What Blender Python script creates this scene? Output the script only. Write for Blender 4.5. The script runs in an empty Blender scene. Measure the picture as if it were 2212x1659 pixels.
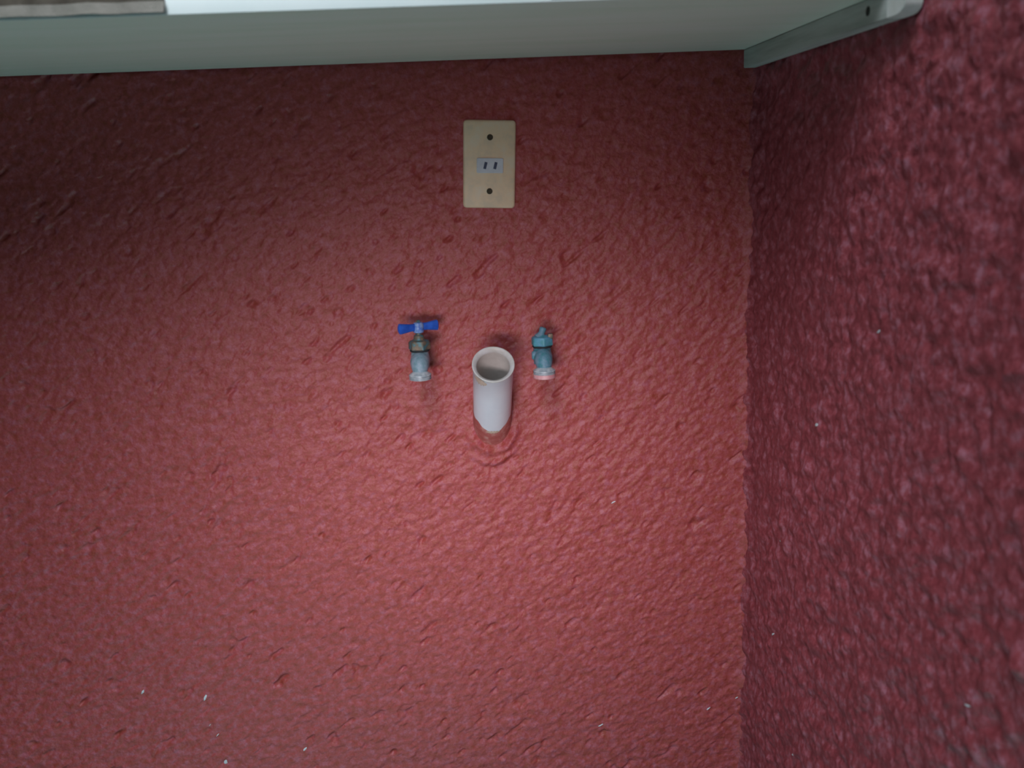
import bpy, bmesh, math, random
import numpy as np
from mathutils import Vector, Matrix
random.seed(7)
S = bpy.context.scene
COL = S.collection

# ---------------------------------------------------------------- camera
cd = bpy.data.cameras.new('camera')
cam = bpy.data.objects.new('camera', cd); COL.objects.link(cam)
F = Vector((0.0381, 0.9730, -0.2275)); R = Vector((0.9981, -0.0482, -0.0393)); U = Vector((0.0492, 0.2255, 0.9730))
M = Matrix(((R.x, U.x, -F.x, -0.0326), (R.y, U.y, -F.y, -1.3114), (R.z, U.z, -F.z, 1.2518), (0, 0, 0, 1)))
cam.matrix_world = M
cd.sensor_fit = 'HORIZONTAL'; cd.sensor_width = 36.0; cd.lens = 36.0 * 2050 / 2212
cd.clip_start = 0.02
cd.dof.use_dof = True; cd.dof.focus_distance = 1.62; cd.dof.aperture_fstop = 6.5
S.camera = cam

# ---------------------------------------------------------------- light
w = bpy.data.worlds.new('world'); S.world = w; w.use_nodes = True
bg = w.node_tree.nodes['Background']; bg.inputs[0].default_value = (0.55, 0.66, 0.85, 1); bg.inputs[1].default_value = 0.018

def area(name, loc, target, sx, sy, power, color, spread=180):
    l = bpy.data.lights.new(name, 'AREA'); l.shape = 'RECTANGLE'; l.size = sx; l.size_y = sy
    l.energy = power; l.color = color; l.spread = math.radians(spread)
    o = bpy.data.objects.new(name, l); COL.objects.link(o); o.location = loc
    d = Vector(target) - Vector(loc); o.rotation_euler = d.to_track_quat('-Z', 'Y').to_euler()
    return o
area('high_opening', (-0.294, -1.576, 2.452), (-0.217, 0, 0.392), 0.39, 1.56, 7.8, (0.90, 1.02, 1.12), 71.7)
area('low_front_fill', (-0.292, -1.588, 0.937), (-0.023, 0, 0.846), 0.55, 0.18, 0.57, (1.0, 0.87, 0.88), 37.3)  # unseen low fill, added to brighten the front of the pipe
area('floor_bounce_fill', (-0.42, -0.88, 2.6), (-0.42, -0.881, 0), 0.3, 0.3, 5.4, (0.80, 1.0, 0.97), 29)  # unseen downward fill, added so floor bounce lifts the shelf underside

S.view_settings.view_transform = 'Standard'; S.view_settings.look = 'None'
S.view_settings.gamma = 1.0; S.view_settings.exposure = 0.0; S.view_settings.use_curve_mapping = False

# ---------------------------------------------------------------- materials
def mat(name, color, rough=0.5, metal=0.0, spec=0.5):
    m = bpy.data.materials.new(name); m.use_nodes = True
    b = m.node_tree.nodes['Principled BSDF']
    b.inputs['Base Color'].default_value = (*color, 1); b.inputs['Roughness'].default_value = rough
    b.inputs['Metallic'].default_value = metal; b.inputs['Specular IOR Level'].default_value = spec
    return m

def noisy(m, cols, scale=(30, 30, 30), detail=4, pos=(0.35, 0.65), bump=0.0, bscale=200, bdist=0.001, rough_noise=0.6):
    """ramp between colours by object-space noise; optional fine bump"""
    nt = m.node_tree; N = nt.nodes; L = nt.links; b = N['Principled BSDF']
    tc = N.new('ShaderNodeTexCoord'); mp = N.new('ShaderNodeMapping'); mp.inputs['Scale'].default_value = scale
    L.new(tc.outputs['Object'], mp.inputs[0])
    n = N.new('ShaderNodeTexNoise'); n.inputs['Scale'].default_value = 1; n.inputs['Detail'].default_value = detail
    n.inputs['Roughness'].default_value = rough_noise
    L.new(mp.outputs[0], n.inputs['Vector'])
    r = N.new('ShaderNodeValToRGB'); el = r.color_ramp.elements
    ps = [pos[0] + (pos[1] - pos[0]) * i / (len(cols) - 1) for i in range(len(cols))]
    el[0].position = ps[0]; el[0].color = (*cols[0], 1); el[1].position = ps[-1]; el[1].color = (*cols[-1], 1)
    for p, c in list(zip(ps, cols))[1:-1]:
        e = el.new(p); e.color = (*c, 1)
    L.new(n.outputs['Fac'], r.inputs[0]); L.new(r.outputs[0], b.inputs['Base Color'])
    if bump:
        n2 = N.new('ShaderNodeTexNoise'); n2.inputs['Scale'].default_value = bscale; n2.inputs['Detail'].default_value = 3
        L.new(tc.outputs['Object'], n2.inputs['Vector'])
        bp = N.new('ShaderNodeBump'); bp.inputs['Strength'].default_value = bump; bp.inputs['Distance'].default_value = bdist
        L.new(n2.outputs['Fac'], bp.inputs['Height']); L.new(bp.outputs[0], b.inputs['Normal'])
    return m

def stucco_mat(name, cols, spec, bump):
    m = mat(name, cols[0], 0.48, 0, spec)
    return noisy(m, cols, (88, 88, 88), 4, (0.34, 0.68), bump, 260, 0.0012, 0.7)

M_back = stucco_mat('red_painted_stucco', [(0.33, 0.054, 0.034), (0.41, 0.071, 0.073), (0.46, 0.118, 0.155)], 0.5, 0.8)
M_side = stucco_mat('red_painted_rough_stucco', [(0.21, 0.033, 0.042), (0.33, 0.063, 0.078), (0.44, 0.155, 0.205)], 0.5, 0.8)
M_fleck = noisy(mat('bare_white_grain', (0.7, 0.7, 0.72), 0.8), [(0.50, 0.50, 0.52), (0.72, 0.74, 0.78)], (200,) * 3)
M_floor = noisy(mat('bounce_tint_floor', (0.5, 0.5, 0.47), 0.8), [(0.27, 0.48, 0.50), (0.33, 0.55, 0.57)], (8, 8, 8), bump=0.3)  # unseen floor; teal tint chosen to cool the light it bounces
M_wood = noisy(mat('greyed_pine', (0.5, 0.52, 0.48), 0.7), [(0.78, 0.83, 0.68), (0.86, 0.87, 0.75), (0.90, 0.89, 0.80)], (2.5, 22, 22), 4, (0.25, 0.75), 0.15, 120, 0.0005)
M_edge = noisy(mat('white_edge_paint', (0.82, 0.88, 0.85), 0.45), [(0.80, 0.87, 0.84), (0.88, 0.92, 0.89)], (12, 12, 12))
M_cleat = noisy(mat('bare_cleat_wood', (0.4, 0.4, 0.36), 0.75), [(0.36, 0.38, 0.34), (0.52, 0.54, 0.50), (0.62, 0.64, 0.60)], (70, 3.5, 70), 5, (0.3, 0.7), 0.3, 150, 0.0006)
M_tip = noisy(mat('lit_wood_tip', (0.7, 0.7, 0.66), 0.6), [(0.66, 0.66, 0.60), (0.82, 0.82, 0.78)], (50,) * 3)  # paler colour paints in the light caught by the rounded end
M_nail = mat('dark_nail', (0.03, 0.03, 0.025), 0.8)
M_cloth = noisy(mat('brown_cloth', (0.13, 0.10, 0.07), 0.95), [(0.055, 0.042, 0.03), (0.10, 0.08, 0.06)], (60, 60, 60), bump=0.4, bscale=500)
M_hem = noisy(mat('beige_cloth_hem', (0.36, 0.32, 0.27), 0.95), [(0.21, 0.19, 0.16), (0.28, 0.25, 0.215)], (60, 60, 60), bump=0.4, bscale=500)
M_blue_lbl = noisy(mat('blue_label', (0.25, 0.3, 0.6), 0.5), [(0.22, 0.28, 0.55), (0.34, 0.38, 0.66)], (100,) * 3)
M_plate = noisy(mat('cream_plastic', (0.62, 0.50, 0.35), 0.45), [(0.76, 0.61, 0.44), (0.86, 0.66, 0.45), (0.84, 0.70, 0.53)], (45, 45, 45), 3)
M_insert = noisy(mat('white_plastic', (0.6, 0.64, 0.72), 0.4), [(0.56, 0.60, 0.68), (0.66, 0.70, 0.78)], (60,) * 3)
M_slot = mat('socket_slot', (0.07, 0.085, 0.15), 0.7)
M_screw = noisy(mat('plate_screw', (0.05, 0.04, 0.02), 0.6, 0.3), [(0.03, 0.025, 0.015), (0.09, 0.07, 0.04)], (600,) * 3)
M_pvc = noisy(mat('white_pvc', (0.80, 0.81, 0.88), 0.35), [(0.80, 0.84, 0.93), (0.86, 0.89, 0.97)], (25,) * 3)
M_rim = noisy(mat('beige_rim', (0.6, 0.58, 0.56), 0.4), [(0.48, 0.45, 0.41), (0.66, 0.64, 0.65)], (35,) * 3)  # beige-grey tint, duller than the tube
M_pvc_in = noisy(mat('grey_pvc_inside', (0.5, 0.48, 0.46), 0.8), [(0.62, 0.58, 0.55), (0.74, 0.70, 0.67)], (40,) * 3)  # warmer, duller grey than the outside of the pipe
M_redpaint = noisy(mat('red_paint_on_pipe', (0.36, 0.08, 0.06), 0.5), [(0.42, 0.095, 0.08), (0.48, 0.12, 0.11), (0.58, 0.26, 0.23)], (90,) * 3, bump=0.5, bscale=260, bdist=0.001)
M_glue = noisy(mat('tan_glue_smear', (0.6, 0.42, 0.33), 0.6), [(0.55, 0.38, 0.28), (0.68, 0.54, 0.46)], (80,) * 3)
M_blueh = noisy(mat('blue_enamel', (0.02, 0.10, 0.55), 0.35), [(0.012, 0.07, 0.42), (0.03, 0.13, 0.62)], (90,) * 3)
M_hub = noisy(mat('worn_blue_hub', (0.14, 0.26, 0.6), 0.4), [(0.06, 0.16, 0.55), (0.30, 0.42, 0.68)], (200,) * 3)
M_brass = noisy(mat('tarnished_brass', (0.13, 0.14, 0.11), 0.5, 0.2), [(0.07, 0.20, 0.24), (0.13, 0.13, 0.10), (0.24, 0.17, 0.12)], (110,) * 3, 3, (0.38, 0.62))
M_grey = noisy(mat('grey_painted_valve', (0.24, 0.32, 0.38), 0.5), [(0.17, 0.29, 0.34), (0.25, 0.35, 0.43), (0.33, 0.39, 0.48)], (120,) * 3, 3)
M_teal = noisy(mat('teal_painted_valve', (0.10, 0.26, 0.33), 0.5), [(0.06, 0.22, 0.26), (0.12, 0.25, 0.34), (0.20, 0.29, 0.38)], (120,) * 3, 3)
M_teal2 = noisy(mat('bright_teal_nut', (0.10, 0.33, 0.42), 0.45), [(0.06, 0.28, 0.32), (0.12, 0.32, 0.48)], (120,) * 3, 3)
M_thread = noisy(mat('pale_metal_thread', (0.5, 0.54, 0.58), 0.4, 0.2), [(0.38, 0.44, 0.50), (0.64, 0.68, 0.72)], (160,) * 3, 3)
M_pink = noisy(mat('pink_paint_band', (0.70, 0.30, 0.32), 0.5), [(0.62, 0.25, 0.28), (0.76, 0.40, 0.42)], (120,) * 3)
M_dark = mat('dark_gap_shadow', (0.02, 0.025, 0.03), 0.8)  # near-black ring that paints in the shadow under the tap nut

# ---------------------------------------------------------------- helpers
def link(name, me, mats, parent=None):
    o = bpy.data.objects.new(name, me); COL.objects.link(o)
    for m in (mats if isinstance(mats, (list, tuple)) else [mats]): me.materials.append(m)
    if parent: o.parent = parent
    return o

def obj(name, bm, mats, parent=None, smooth=True):
    bmesh.ops.recalc_face_normals(bm, faces=bm.faces)
    me = bpy.data.meshes.new(name); bm.to_mesh(me); bm.free()
    if smooth:
        me.polygons.foreach_set('use_smooth', [True] * len(me.polygons))
    o = link(name, me, mats, parent)
    if smooth:
        me.set_sharp_from_angle(angle=math.radians(38))
    return o

def thing(name, label, cat, loc, rot=(0, 0, 0), group=None):
    o = bpy.data.objects.new(name, None); COL.objects.link(o); o.empty_display_size = 0.02
    o.location = loc; o.rotation_euler = rot; o['label'] = label; o['category'] = cat
    if group: o['group'] = group
    return o

def tag(o, label, cat, group=None):
    o['label'] = label; o['category'] = cat
    if group: o['group'] = group
    return o

def lathe(bm, prof, loc=(0, 0, 0), mtx=None, seg=40, mi=0, cap0=False, cap1=False, hexa=None):
    """prof: (r, z) points, around z, optionally transformed by mtx"""
    loc = Vector(loc); rings = []
    for r, z in prof:
        ring = []
        for k in range(seg):
            a = 2 * math.pi * k / seg; rr = r
            if hexa and hexa[0] <= z <= hexa[1]:
                q = (a + math.radians(hexa[2])) % (math.pi / 3) - math.pi / 6
                rr = r * math.cos(math.pi / 6) / math.cos(q)
            v = Vector((rr * math.cos(a), rr * math.sin(a), z))
            if mtx: v = mtx @ v
            ring.append(bm.verts.new(v + loc))
        rings.append(ring)
    for a, b in zip(rings, rings[1:]):
        for k in range(seg):
            f = bm.faces.new((a[k], a[(k + 1) % seg], b[(k + 1) % seg], b[k])); f.material_index = mi
    if cap0: bm.faces.new(rings[0][::-1]).material_index = mi
    if cap1: bm.faces.new(rings[-1]).material_index = mi
    return rings

def sweep(bm, pts, radii, seg=32, cap=True, squash=1.0):
    """tube along a path in the yz plane (x constant per point)"""
    pts = [Vector(p) for p in pts]; rings = []
    for i, p in enumerate(pts):
        t = (pts[min(i + 1, len(pts) - 1)] - pts[max(i - 1, 0)]).normalized()
        a = Vector((1, 0, 0)); a = (a - t * a.dot(t)).normalized(); b = t.cross(a)
        rings.append([bm.verts.new(p + (a * math.cos(2 * math.pi * k / seg) + b * math.sin(2 * math.pi * k / seg) * squash) * radii[i]) for k in range(seg)])
    for A, B in zip(rings, rings[1:]):
        for k in range(seg): bm.faces.new((A[k], A[(k + 1) % seg], B[(k + 1) % seg], B[k]))
    if cap: bm.faces.new(rings[0][::-1]); bm.faces.new(rings[-1])

def box(bm, x0, x1, y0, y1, z0, z1, bev=0.0, seg=2):
    r = bmesh.ops.create_cube(bm, size=1); vs = r['verts']
    for v in vs:
        v.co = Vector((x0 if v.co.x < 0 else x1, y0 if v.co.y < 0 else y1, z0 if v.co.z < 0 else z1))
    if bev:
        es = list({e for v in vs for e in v.link_edges})
        bmesh.ops.bevel(bm, geom=es, offset=bev, segments=seg, affect='EDGES', profile=0.5)

# smooth lattice noise in numpy
def vnoise(u, v, seed):
    rng = np.random.RandomState(seed); T = rng.rand(512, 512)
    iu = np.floor(u).astype(int); iv = np.floor(v).astype(int)
    fu = u - iu; fv = v - iv
    fu = fu * fu * (3 - 2 * fu); fv = fv * fv * (3 - 2 * fv)
    g = lambda a, b: T[a % 512, b % 512]
    return (g(iu, iv) * (1 - fu) * (1 - fv) + g(iu + 1, iv) * fu * (1 - fv) + g(iu, iv + 1) * (1 - fu) * fv + g(iu + 1, iv + 1) * fu * fv) - 0.5

def relief(u, v, size, ang, stretch, seed, octaves=3):
    c, s = math.cos(ang), math.sin(ang)
    p = (u * c + v * s) / stretch; q = -u * s + v * c
    h = 0; amp = 1
    for k in range(octaves):
        h = h + amp * vnoise(p / size + 37 * k + 200, q / size + 91 * k + 200, seed + k); size *= 0.5; amp *= 0.55
    return h

def grid_coords(lo, a, b, hi, fine, coarse):
    x = list(np.arange(a, b + fine * 0.5, fine))
    pre = list(np.arange(a - coarse, lo, -coarse))[::-1]; post = list(np.arange(x[-1] + coarse, hi, coarse))
    return np.array([lo] + pre + x + post + [hi])

def wall(name, us, vs, place, hfun, mats, flecks):
    Ug, Vg = np.meshgrid(us, vs, indexing='ij'); Hh = hfun(Ug, Vg)
    P = place(Ug, Vg, Hh).reshape(-1, 3)
    nu, nv = len(us), len(vs)
    idx = np.arange(nu * nv).reshape(nu, nv)
    q = np.stack([idx[:-1, :-1], idx[1:, :-1], idx[1:, 1:], idx[:-1, 1:]], -1).reshape(-1, 4)
    nq = len(q); verts = [P]; faces = q.tolist(); mi = [0] * nq; base = len(P)
    # little bare grains sitting in the paint, domed flakes
    for (fu, fv, L, Wd, an) in flecks:
        L *= 1.15; Wd *= 1.1
        k = 9; ring = []
        h0 = float(hfun(np.array([[fu]]), np.array([[fv]]))[0, 0])
        for i in range(k):
            a = 2 * math.pi * i / k; rr = random.uniform(0.75, 1.15)
            du = math.cos(a) * L * rr; dv = math.sin(a) * Wd * rr
            ring.append((fu + du * math.cos(an) - dv * math.sin(an), fv + du * math.sin(an) + dv * math.cos(an), h0 - 0.0004))
        ring.append((fu, fv, h0 + 0.0016))
        A = np.array(ring); verts.append(place(A[:, 0], A[:, 1], A[:, 2]))
        for i in range(k): faces.append([base + i, base + (i + 1) % k, base + k]); mi.append(1)
        base += k + 1
    me = bpy.data.meshes.new(name)
    me.from_pydata(np.concatenate(verts).tolist(), [], faces); me.update()
    me.polygons.foreach_set('use_smooth', [True] * len(faces)); me.polygons.foreach_set('material_index', mi)
    o = link(name, me, mats); o['kind'] = 'structure'
    return o

# ---------------------------------------------------------------- the walls
XC = 0.3603                     # inner corner
PX, PZ = -0.0118, 0.8940        # where the drain pipe leaves the wall

def h_back(u, v):
    h = 0.0016 * relief(u, v, 0.050, 0.55, 1.3, 3, 2)
    h = h + 0.0019 * relief(u, v, 0.0085, 0.62, 1.8, 11, 3)
    h = h + 0.0011 * relief(u, v, 0.0042, 0.62, 1.8, 31, 1)
    cr = relief(u, v, 0.012, 0.66, 2.2, 51, 2)                      # short diagonal trowel creases
    h = h - 0.014 * np.clip(cr - 0.36, 0, 1)
    h = h + 0.0060 * np.exp(-np.clip(XC - u, 0, 9) / 0.008) * (0.7 + relief(u, v, 0.03, 1.57, 1.5, 171, 2))
    # plaster lip and hollow round the pipe, patches round the taps
    dx = u - PX; dz = v - (PZ - 0.004); r = np.sqrt(dx * dx + (dz * 0.80) ** 2)
    ir = 0.7 + 0.9 * relief(u, v, 0.014, 0.3, 1.0, 77, 2)            # irregular hand-pressed filler
    h = h + 0.0070 * np.exp(-((r - 0.034) / 0.0060) ** 2) * (1 / (1 + np.exp((dz + 0.016) / 0.008))) * (0.45 + 0.75 * ir)
    zc = 0.8225 + 14 * (u - PX) ** 2 + 0.12 * (u - PX)       # crescent hollow below the filler
    h = h - 0.0075 * np.exp(-((v - zc) / 0.0042) ** 2 - ((u - PX - 0.004) / 0.022) ** 2) * ir
    h = h + 0.0055 * np.exp(-((v - zc - 0.0085) / 0.0050) ** 2 - ((u - PX - 0.002) / 0.024) ** 2)
    for tx in (-0.106, 0.060):
        h = h + 0.0025 * np.exp(-((u - tx) ** 2 + (v - 0.990) ** 2) / 0.028 ** 2)
    return h

def h_side(u, v):               # u = distance out from the corner
    h = 0.0035 * relief(u, v, 0.060, 1.45, 1.8, 103, 2)
    h = h + 0.0044 * relief(u, v, 0.0185, 1.30, 1.3, 111, 3)
    h = h + 0.0040 * relief(u, v, 0.0140, 0.35, 2.0, 131, 2)
    h = h + 0.0009 * relief(u, v, 0.0045, 0.6, 2.0, 141, 2)
    h = h + 0.0070 * np.exp(-np.clip(u, 0, 9) / 0.009) * (0.8 + relief(u, v, 0.04, 1.57, 2.0, 151, 2))
    for (fu, fv, s, a) in ((0.281, 0.938, 0.008, 0.006), (0.697, 0.876, 0.012, 0.010)):
        h = h + a * np.exp(-((u - fu) ** 2 + (v - fv) ** 2) / s ** 2)
    return h

d35 = math.radians(40)
fb = [(-0.5557, 0.498, 0.0042, 0.0021, 0.95), (-0.4644, 0.4824, 0.0050, 0.0024, 1.3), (-0.4527, 0.4178, 0.0036, 0.0009, 0.8),
      (-0.3237, 0.3829, 0.0048, 0.0022, 0.8), (-0.4451, 0.3715, 0.0060, 0.0032, 1.4), (0.1614, 0.760, 0.0040, 0.0010, 0.5),
      (0.1357, 0.3937, 0.0048, 0.0016, 0.5), (0.3044, 0.411, 0.0042, 0.0014, 0.7), (-0.462, 0.436, 0.0022, 0.0008, 0.8),
      (0.349, 0.4275, 0.0036, 0.0010, 0.6)]
fs = [(0.4132, 1.0761, 0.0062, 0.0016, 0.5), (0.272, 0.9424, 0.0052, 0.0026, 0.3), (0.1213, 0.5979, 0.0060, 0.0016, 0.7),
      (0.155, 0.7511, 0.0050, 0.0010, 0.5), (0.6297, 0.8026, 0.0060, 0.0014, 0.4), (0.2284, 0.4817, 0.0050, 0.0014, 0.5)]
u = grid_coords(-1.10, -0.80, 0.365, 0.366, 0.0015, 0.05); v = grid_coords(0.0, 0.27, 1.42, 2.20, 0.0015, 0.05)
wall('wall_back', u, v, lambda a, b, h: np.stack([a, -h, b], -1), h_back, [M_back, M_fleck], fb)
u = grid_coords(-0.002, 0.0, 0.86, 1.90, 0.002, 0.05); v = grid_coords(0.0, 0.27, 1.62, 2.20, 0.002, 0.05)
wall('wall_right', u, v, lambda a, b, h: np.stack([XC - h, -a, b], -1), h_side, [M_side, M_fleck], fs)
bm = bmesh.new(); box(bm, -1.10, 0.37, -1.90, 0.01, -0.03, 0.0)
o = obj('floor', bm, M_floor, smooth=False); o['kind'] = 'structure'

# ---------------------------------------------------------------- shelf above
ZS, DS, TS = 1.3846, 0.4419, 0.030
t = thing('wooden_shelf', 'pale grey-green wooden shelf board running across the top, seen from underneath', 'shelf', (-0.35, -DS / 2, ZS))
bm = bmesh.new(); box(bm, -0.72, 0.700, -DS / 2, DS / 2 - 0.0045, 0, TS, 0.001)
o = obj('board', bm, M_wood, t)
bm = bmesh.new(); box(bm, -0.72, 0.700, -DS / 2 - 0.0025, -DS / 2, 0.0, TS, 0.0008)
o = obj('edge_band', bm, M_edge, t); o['label'] = 'bright white front edge band'

# cleat on the right wall: slightly rounded near end
TC, HC = 0.0178, 0.0235
t = thing('shelf_cleat', 'narrow bare wood batten with rounded end coloured as lit under the shelf on right wall', 'batten', (XC, -0.235, ZS - HC))
bm = bmesh.new()
def bar(prof, name, m):
    bm = bmesh.new()
    vsA = [bm.verts.new((-TC, y, z)) for y, z in prof]; vsB = [bm.verts.new((-0.0015, y, z)) for y, z in prof]
    bm.faces.new(vsA); bm.faces.new(vsB[::-1])
    for i in range(len(prof)):
        j = (i + 1) % len(prof); bm.faces.new((vsA[i], vsB[i], vsB[j], vsA[j]))
    bmesh.ops.recalc_face_normals(bm, faces=bm.faces)
    bmesh.ops.bevel(bm, geom=list(bm.edges), offset=0.0008, segments=2, affect='EDGES')
    return obj(name, bm, m, t)
bar([(0.228, 0.0), (0.228, HC - 0.0004), (-0.2105, HC - 0.0004), (-0.2105, 0.0)], 'batten', M_cleat)
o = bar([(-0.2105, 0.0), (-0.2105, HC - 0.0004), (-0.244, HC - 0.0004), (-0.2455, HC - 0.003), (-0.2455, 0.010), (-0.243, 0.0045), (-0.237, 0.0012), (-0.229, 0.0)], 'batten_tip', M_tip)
o['label'] = 'rounded tip of batten, coloured as if catching light'
bm = bmesh.new(); lathe(bm, [(0.0042, 0.0), (0.0044, 0.0006), (0.0026, 0.0012)], loc=(-TC + 0.0002, -0.170, HC * 0.52), mtx=Matrix.Rotation(-math.pi / 2, 3, 'Y'), seg=14, cap0=True, cap1=True)
o = obj('nail_head', bm, M_nail, t); o['label'] = 'dark nail head'

# cloth over the front edge at left: soft folded drape
bm = bmesh.new(); nx, ns = 46, 18
x0, x1 = -0.60, -0.279
def cloth_pt(i, j, off):
    x = x0 + (x1 - x0) * i / nx; a = 0.16 * j / ns
    wv = 0.0016 * math.sin(i * 0.55) + 0.0009 * math.sin(i * 1.37 + 1)
    yf = -DS - 0.0075 - off; zt = ZS + TS + 0.003 + off; hz = zt - ZS - 0.0015
    if a < hz: return (x + 0.002 * math.sin(a * 200), yf - wv * (1 - a / hz), ZS + 0.0015 + a + 0.0003 * math.sin(i * 0.9))
    return (x, yf + (a - hz), zt + abs(wv) * 0.5 * min(1, (a - hz) / 0.02))
P = [[[bm.verts.new(cloth_pt(i, j, o_)) for j in range(ns + 1)] for i in range(nx + 1)] for o_ in (0.0, 0.0015)]
for L_ in P:
    for i in range(nx):
        for j in range(ns):
            f = bm.faces.new((L_[i][j], L_[i + 1][j], L_[i + 1][j + 1], L_[i][j + 1])); f.material_index = 1 if j < 1 else 0
def rim(seq):
    for (i, j), (k, l) in zip(seq, seq[1:]):
        f = bm.faces.new((P[0][i][j], P[0][k][l], P[1][k][l], P[1][i][j])); f.material_index = 1
rim([(i, 0) for i in range(nx + 1)] + [(nx, j) for j in range(1, ns + 1)] + [(i, ns) for i in range(nx - 1, -1, -1)] + [(0, j) for j in range(ns - 1, -1, -1)])
tag(obj('cloth', bm, [M_cloth, M_hem]), 'dark brown cloth with beige hem hanging over the shelf front edge at top left', 'cloth')

# small blue-violet label on the front edge
bm = bmesh.new(); box(bm, 0.0, 0.024, -0.0006, 0.0, 0.0, 0.012, 0.0002)
o = obj('label_sticker', bm, M_blue_lbl); o.location = (0.0478, -DS - 0.0027, ZS + 0.0022)
tag(o, 'small blue-violet sticker on the white front edge of the shelf, cut by the frame', 'sticker')

# ---------------------------------------------------------------- outlet
t = thing('wall_outlet', 'cream plastic electrical outlet plate on the red wall, hanging slightly crooked', 'electrical outlet', (0, -0.0015, 1.250), (0, 0.0521, 0))
bm = bmesh.new()
def rrect(w, h, r, y, n=8):
    out = []
    for cx, cz, a0 in ((w / 2 - r, h / 2 - r, 0), (-w / 2 + r, h / 2 - r, 90), (-w / 2 + r, -h / 2 + r, 180), (w / 2 - r, -h / 2 + r, 270)):
        for k in range(n + 1):
            a = math.radians(a0 + 90 * k / n); out.append(Vector((cx + r * math.cos(a), y, cz + r * math.sin(a))))
    return out
def stack(bm, loops, cap0=True, cap1=True, mi=0):
    rs = [[bm.verts.new(p) for p in lp] for lp in loops]
    for a, b in zip(rs, rs[1:]):
        for k in range(len(a)): bm.faces.new((a[k], a[(k + 1) % len(a)], b[(k + 1) % len(a)], b[k])).material_index = mi
    if cap0: bm.faces.new(rs[0])
    if cap1: bm.faces.new(rs[-1])
stack(bm, [rrect(.070, .115, .005, 0.002), rrect(.070, .115, .005, -0.0030), rrect(.0690, .1140, .0048, -0.0045), rrect(.0670, .1120, .0045, -0.0054), rrect(.0640, .1090, .0040, -0.0058)])
obj('faceplate', bm, M_plate, t)
bm = bmesh.new()
stack(bm, [rrect(.0355, .0195, .0015, -0.0050), rrect(.0355, .0195, .0015, -0.0066), rrect(.0345, .0185, .0012, -0.0071)])
ins = obj('socket_insert', bm, M_insert, t); ins['label'] = 'white socket insert'; ins.location = (0.0008, 0, -0.0015)
for sx in (-0.0062, 0.0072):
    bm = bmesh.new(); box(bm, -0.0019, 0.0019, -0.0075, -0.0068, -0.0046, 0.0046, 0.0004)
    bmesh.ops.rotate(bm, verts=bm.verts, cent=(0, 0, 0), matrix=Matrix.Rotation(0.22, 3, 'Y'))
    o = obj('slot', bm, M_slot, ins); o.location = (sx, 0, 0); o['label'] = 'dark upright plug slot'
for sz in (0.0352, -0.0352):
    bm = bmesh.new()
    lathe(bm, [(0.0040, -0.001), (0.0040, 0.0004), (0.0030, 0.0010), (0.0008, 0.0007)], mtx=Matrix.Rotation(math.pi / 2, 3, 'X'), seg=20, cap0=True, cap1=True)
    box(bm, -0.0028, 0.0028, -0.0012, -0.0008, -0.0004, 0.0004)
    o = obj('screw', bm, M_screw, t); o.location = (0.0005, -0.0057, sz)

# ---------------------------------------------------------------- drain pipe, a 45 degree stub
t = thing('drain_pipe', 'open white plastic drain pipe angled up out of the wall between two taps', 'pipe', (PX, 0, PZ))
lean = 0.030
ax = Vector((lean, -1, 1)).normalized(); q = Vector((0, 0, 1)).rotation_difference(ax).to_matrix()
Lp = 0.146; ro = 0.0265
bm = bmesh.new()
n0 = -0.004
lathe(bm, [(ro, n0), (ro, Lp * 0.6), (ro + 0.0002, Lp - 0.004), (ro + 0.0014, Lp - 0.0018)], mtx=q, seg=64)
obj('tube', bm, M_pvc, t)
bm = bmesh.new()
lathe(bm, [(ro + 0.0014, Lp - 0.0018), (ro + 0.0012, Lp - 0.0004), (ro + 0.0002, Lp), (ro - 0.0012, Lp - 0.0008), (ro - 0.0040, Lp - 0.0035), (ro - 0.0046, Lp - 0.006)], mtx=q, seg=64)
o = obj('rim', bm, M_rim, t); o['label'] = 'beige-grey cut rim'
bm = bmesh.new(); lathe(bm, [(ro - 0.0046, Lp - 0.006), (ro - 0.0046, 0.02), (ro - 0.0048, -0.03)], mtx=q, seg=64, cap1=True)
o = obj('bore', bm, M_pvc_in, t); o['label'] = 'warm grey inside of pipe'
# lower end brushed with the wall paint, ragged upper border
bm = bmesh.new(); seg = 72; rings = []
for kz in range(9):
    ring = []
    for k in range(seg):
        a = 2 * math.pi * k / seg
        under = max(0.0, math.cos(a - math.radians(270 if q[2][1] > 0 else 270)))
        dd = a - math.radians(270)
        top = 0.006 + 0.024 * math.sqrt(math.sin(dd) ** 2 + 0.01) * (1 if math.cos(dd) > 0 else 2) + 0.0010 * math.sin(3 * a + 1) + 0.0015 * math.sin(7 * a) + 0.0010 * math.sin(13 * a + 2)
        zz = -0.035 + (top + 0.035) * kz / 8
        r = ro + 0.0008 - (0.0007 if kz == 8 else 0)
        ring.append(bm.verts.new(q @ Vector((r * math.cos(a), r * math.sin(a), zz))))
    rings.append(ring)
for a, b in zip(rings, rings[1:]):
    for k in range(seg): bm.faces.new((a[k], a[(k + 1) % seg], b[(k + 1) % seg], b[k]))
o = obj('painted_end', bm, M_redpaint, t); o['label'] = 'lower end smeared with red wall paint'
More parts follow.
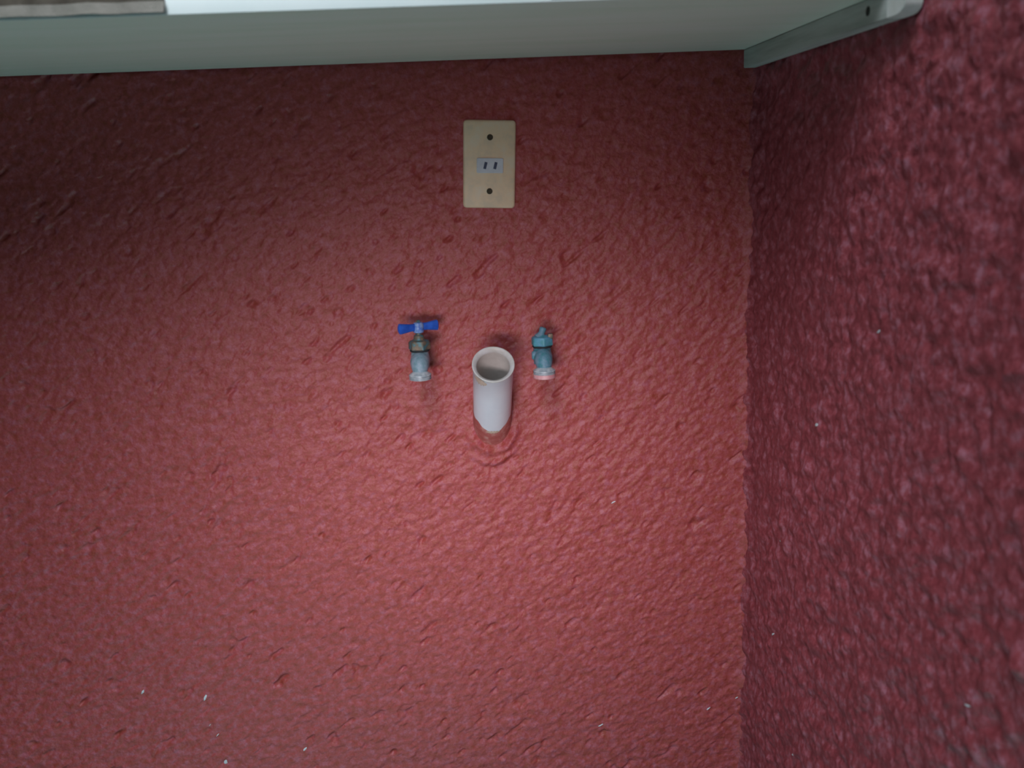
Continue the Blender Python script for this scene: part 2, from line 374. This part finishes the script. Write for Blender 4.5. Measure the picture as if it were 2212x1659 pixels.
# tan glue smear patches following the tube (front lower border and under the rim at left)
def smear(name, z0, z1, a0, a1, label):
    bm = bmesh.new(); na, nz = 18, 6; G = []
    for i in range(na + 1):
        a = math.radians(a0 + (a1 - a0) * i / na); s = math.sin(math.pi * i / na); row = []
        for j in range(nz + 1):
            zc = (z0 + z1) / 2; hz = (z1 - z0) / 2 * (s ** 0.6) * (1 + 0.25 * math.sin(i * 1.9)); zz = zc + hz * (2 * j / nz - 1)
            r = ro + 0.0004 + 0.0006 * math.sin(math.pi * j / nz) * s + (0.0009 if zz > Lp - 0.004 else 0)
            row.append(bm.verts.new(q @ Vector((r * math.cos(a), r * math.sin(a), zz))))
        G.append(row)
    for i in range(na):
        for j in range(nz): bm.faces.new((G[i][j], G[i + 1][j], G[i + 1][j + 1], G[i][j + 1]))
    bmesh.ops.remove_doubles(bm, verts=bm.verts, dist=1e-6)
    o = obj(name, bm, M_glue, t); o['label'] = label
smear('glue_smear', 0.0075, 0.0145, 246, 292, 'tan smear above the painted end')
smear('glue_smear', Lp - 0.017, Lp - 0.003, 205, 250, 'tan smear below the rim')

# ---------------------------------------------------------------- the two hose taps
def tap(name, label, x, handle, bodym, nutm, leanx):
    t = thing(name, label, 'tap', (x, 0, 0.9955 if handle else 0.9930), (0, leanx, 0), 'washing machine hose taps')
    YA = -0.046                                             # bonnet axis in front of the wall
    # body: inlet from the wall, globe, neck bending forward and down to the spout
    bm = bmesh.new()
    sweep(bm, [(0, 0.012, 0), (0, -0.010, 0), (0, -0.022, 0), (0, -0.034, 0), (0, -0.046, 0.0), (0, -0.057, 0.0), (0, -0.0655, -0.0025), (0, -0.070, -0.0075), (0, -0.0715, -0.0125)],
          [0.0095, 0.0095, 0.0100, 0.0120, 0.0132, 0.0130, 0.0122, 0.0108, 0.0088])
    lathe(bm, [(0.0120, -0.010), (0.0126, 0.0), (0.0120, 0.008), (0.0115, 0.0128)], loc=(0, YA, 0), seg=36, cap0=True, cap1=True)
    if not handle:                                          # wrench boss on the left flank
        lathe(bm, [(0.0070, 0.0), (0.0068, 0.0120), (0.0050, 0.0150)], loc=(0, -0.054, 0.003), mtx=Matrix.Rotation(-math.pi / 2, 3, 'Y'), seg=18, cap0=True, cap1=True)
    obj('body', bm, bodym, t)
    bm = bmesh.new(); lathe(bm, [(0.0128, 0.0125), (0.0136, 0.0140), (0.0128, 0.0155)], loc=(0, YA, 0), seg=30, cap0=True, cap1=True)
    o = obj('gap_shadow', bm, M_dark, t); o['label'] = 'shaded gap under the nut, made as a dark ring'
    bm = bmesh.new()
    lathe(bm, [(0.0140, 0.0150), (0.0152, 0.0160), (0.0152, 0.0245), (0.0132, 0.0268), (0.0078, 0.0285)] + ([(0.0066, 0.0340), (0.0050, 0.0352)] if handle else [(0.0060, 0.0292)]),
          loc=(0, YA, 0), seg=48, cap0=True, cap1=True, hexa=(0.0145, 0.0250, 8 if handle else 22))
    obj('bonnet_nut', bm, nutm, t)
    # spout collar flaring out to the hose thread, open below
    bm = bmesh.new(); zc = -0.0105
    pr = [(0.0085, zc + 0.0010), (0.0120, zc - 0.0016), (0.0148, zc - 0.0036), (0.0150, zc - 0.0044)]
    obj_loc = (0, -0.0715, 0)
    z = zc - 0.0044
    th = [(0.0150, z)]
    for k in range(2 if not handle else 3):
        th += [(0.0132, z - 0.0005), (0.0132, z - 0.0009), (0.0148, z - 0.0013), (0.0148, z - 0.0018)]; z -= 0.0018
    lathe(bm, pr + th + ([(0.0125, z - 0.0008), (0.0098, z - 0.0008), (0.0090, zc - 0.004)] if handle else []), loc=obj_loc, seg=44, cap0=True, cap1=True)
    o = obj('hose_thread', bm, M_thread, t); o['label'] = 'pale threaded spout end'
    if not handle:
        bm = bmesh.new(); lathe(bm, [(0.0134, z + 0.0002), (0.0148, z - 0.0003), (0.0150, z - 0.0052), (0.0142, z - 0.0060), (0.0106, z - 0.0060), (0.0098, z - 0.002)], loc=obj_loc, seg=44, cap0=True, cap1=True)
        o = obj('paint_band', bm, M_pink, t); o['label'] = 'pink painted ring at the spout mouth'
    # stem and what is on it
    if handle:
        bm = bmesh.new(); lathe(bm, [(0.0045, 0.034), (0.0042, 0.050)], loc=(0, YA, 0), seg=20, cap0=True, cap1=True)
        obj('stem', bm, nutm, t)
        h = obj('handle', handle_bm(), M_blueh, t); h.location = (0, YA, 0.0455); h.rotation_euler = (0, 0, math.radians(25))
        h['label'] = 'blue two-armed handle'
        bm = bmesh.new(); lathe(bm, [(0.0068, -0.0072), (0.0074, -0.004), (0.0074, 0.003), (0.0058, 0.0060), (0.0030, 0.0068)], seg=28, cap0=True, cap1=True)
        o = obj('hub', bm, M_hub, h); o['label'] = 'worn pale blue hub'
        bm = bmesh.new(); lathe(bm, [(0.0036, 0.0064), (0.0036, 0.0085), (0.0024, 0.0095)], seg=6, cap0=True, cap1=True)
        obj('screw', bm, M_brass, h)
    else:
        bm = bmesh.new()
        tilt = Matrix.Rotation(math.radians(20), 3, 'Y')
        lathe(bm, [(0.0085, 0.0), (0.0058, 0.0035), (0.0042, 0.0062), (0.0046, 0.0090), (0.0048, 0.0125), (0.0036, 0.0138)], loc=(-0.0022, YA, 0.0265), mtx=tilt, seg=24, cap0=True, cap1=True)
        o = obj('stem', bm, M_teal, t); o['label'] = 'bare stem without a handle'
        bm = bmesh.new(); box(bm, -0.001, 0.0062, -0.004, 0.004, -0.004, 0.0030, 0.0015)
        o = obj('stop_lug', bm, M_brass, t); o.location = (0.0085, YA - 0.004, 0.0285)
    return t

def handle_bm():
    """flat bar with a thick middle and paddle ends"""
    bm = bmesh.new(); n = 28; L = 0.0290; rings = []
    for i in range(n + 1):
        s = -1 + 2 * i / n; a = abs(s)
        hh = 0.0051 + 0.0024 * max(0, (a - 0.45) / 0.55) ** 0.8      # half height, paddles deeper
        hw = 0.0036 + 0.0018 * max(0, (a - 0.5) / 0.5)
        e = math.sqrt(max(0.0, 1 - max(0, (a - 0.90) / 0.10) ** 2)) * 0.55 + 0.45
        ring = []
        for k in range(20):
            t_ = 2 * math.pi * k / 20; c, s_ = math.cos(t_), math.sin(t_)
            c = math.copysign(abs(c) ** 0.6, c); s_ = math.copysign(abs(s_) ** 0.6, s_)
            ring.append(bm.verts.new((s * L, c * hw * e, s_ * hh * e)))
        rings.append(ring)
    for a, b in zip(rings, rings[1:]):
        for k in range(20): bm.faces.new((a[k], a[(k + 1) % 20], b[(k + 1) % 20], b[k]))
    bm.faces.new(rings[0]); bm.faces.new(rings[-1])
    return bm

tap('hose_tap', 'grey hose tap with a blue handle left of the white drain pipe', -0.1060, True, M_grey, M_brass, 0.0)
tap('hose_tap', 'teal hose tap missing its handle right of the white drain pipe', 0.0600, False, M_teal, M_teal2, 0.0)
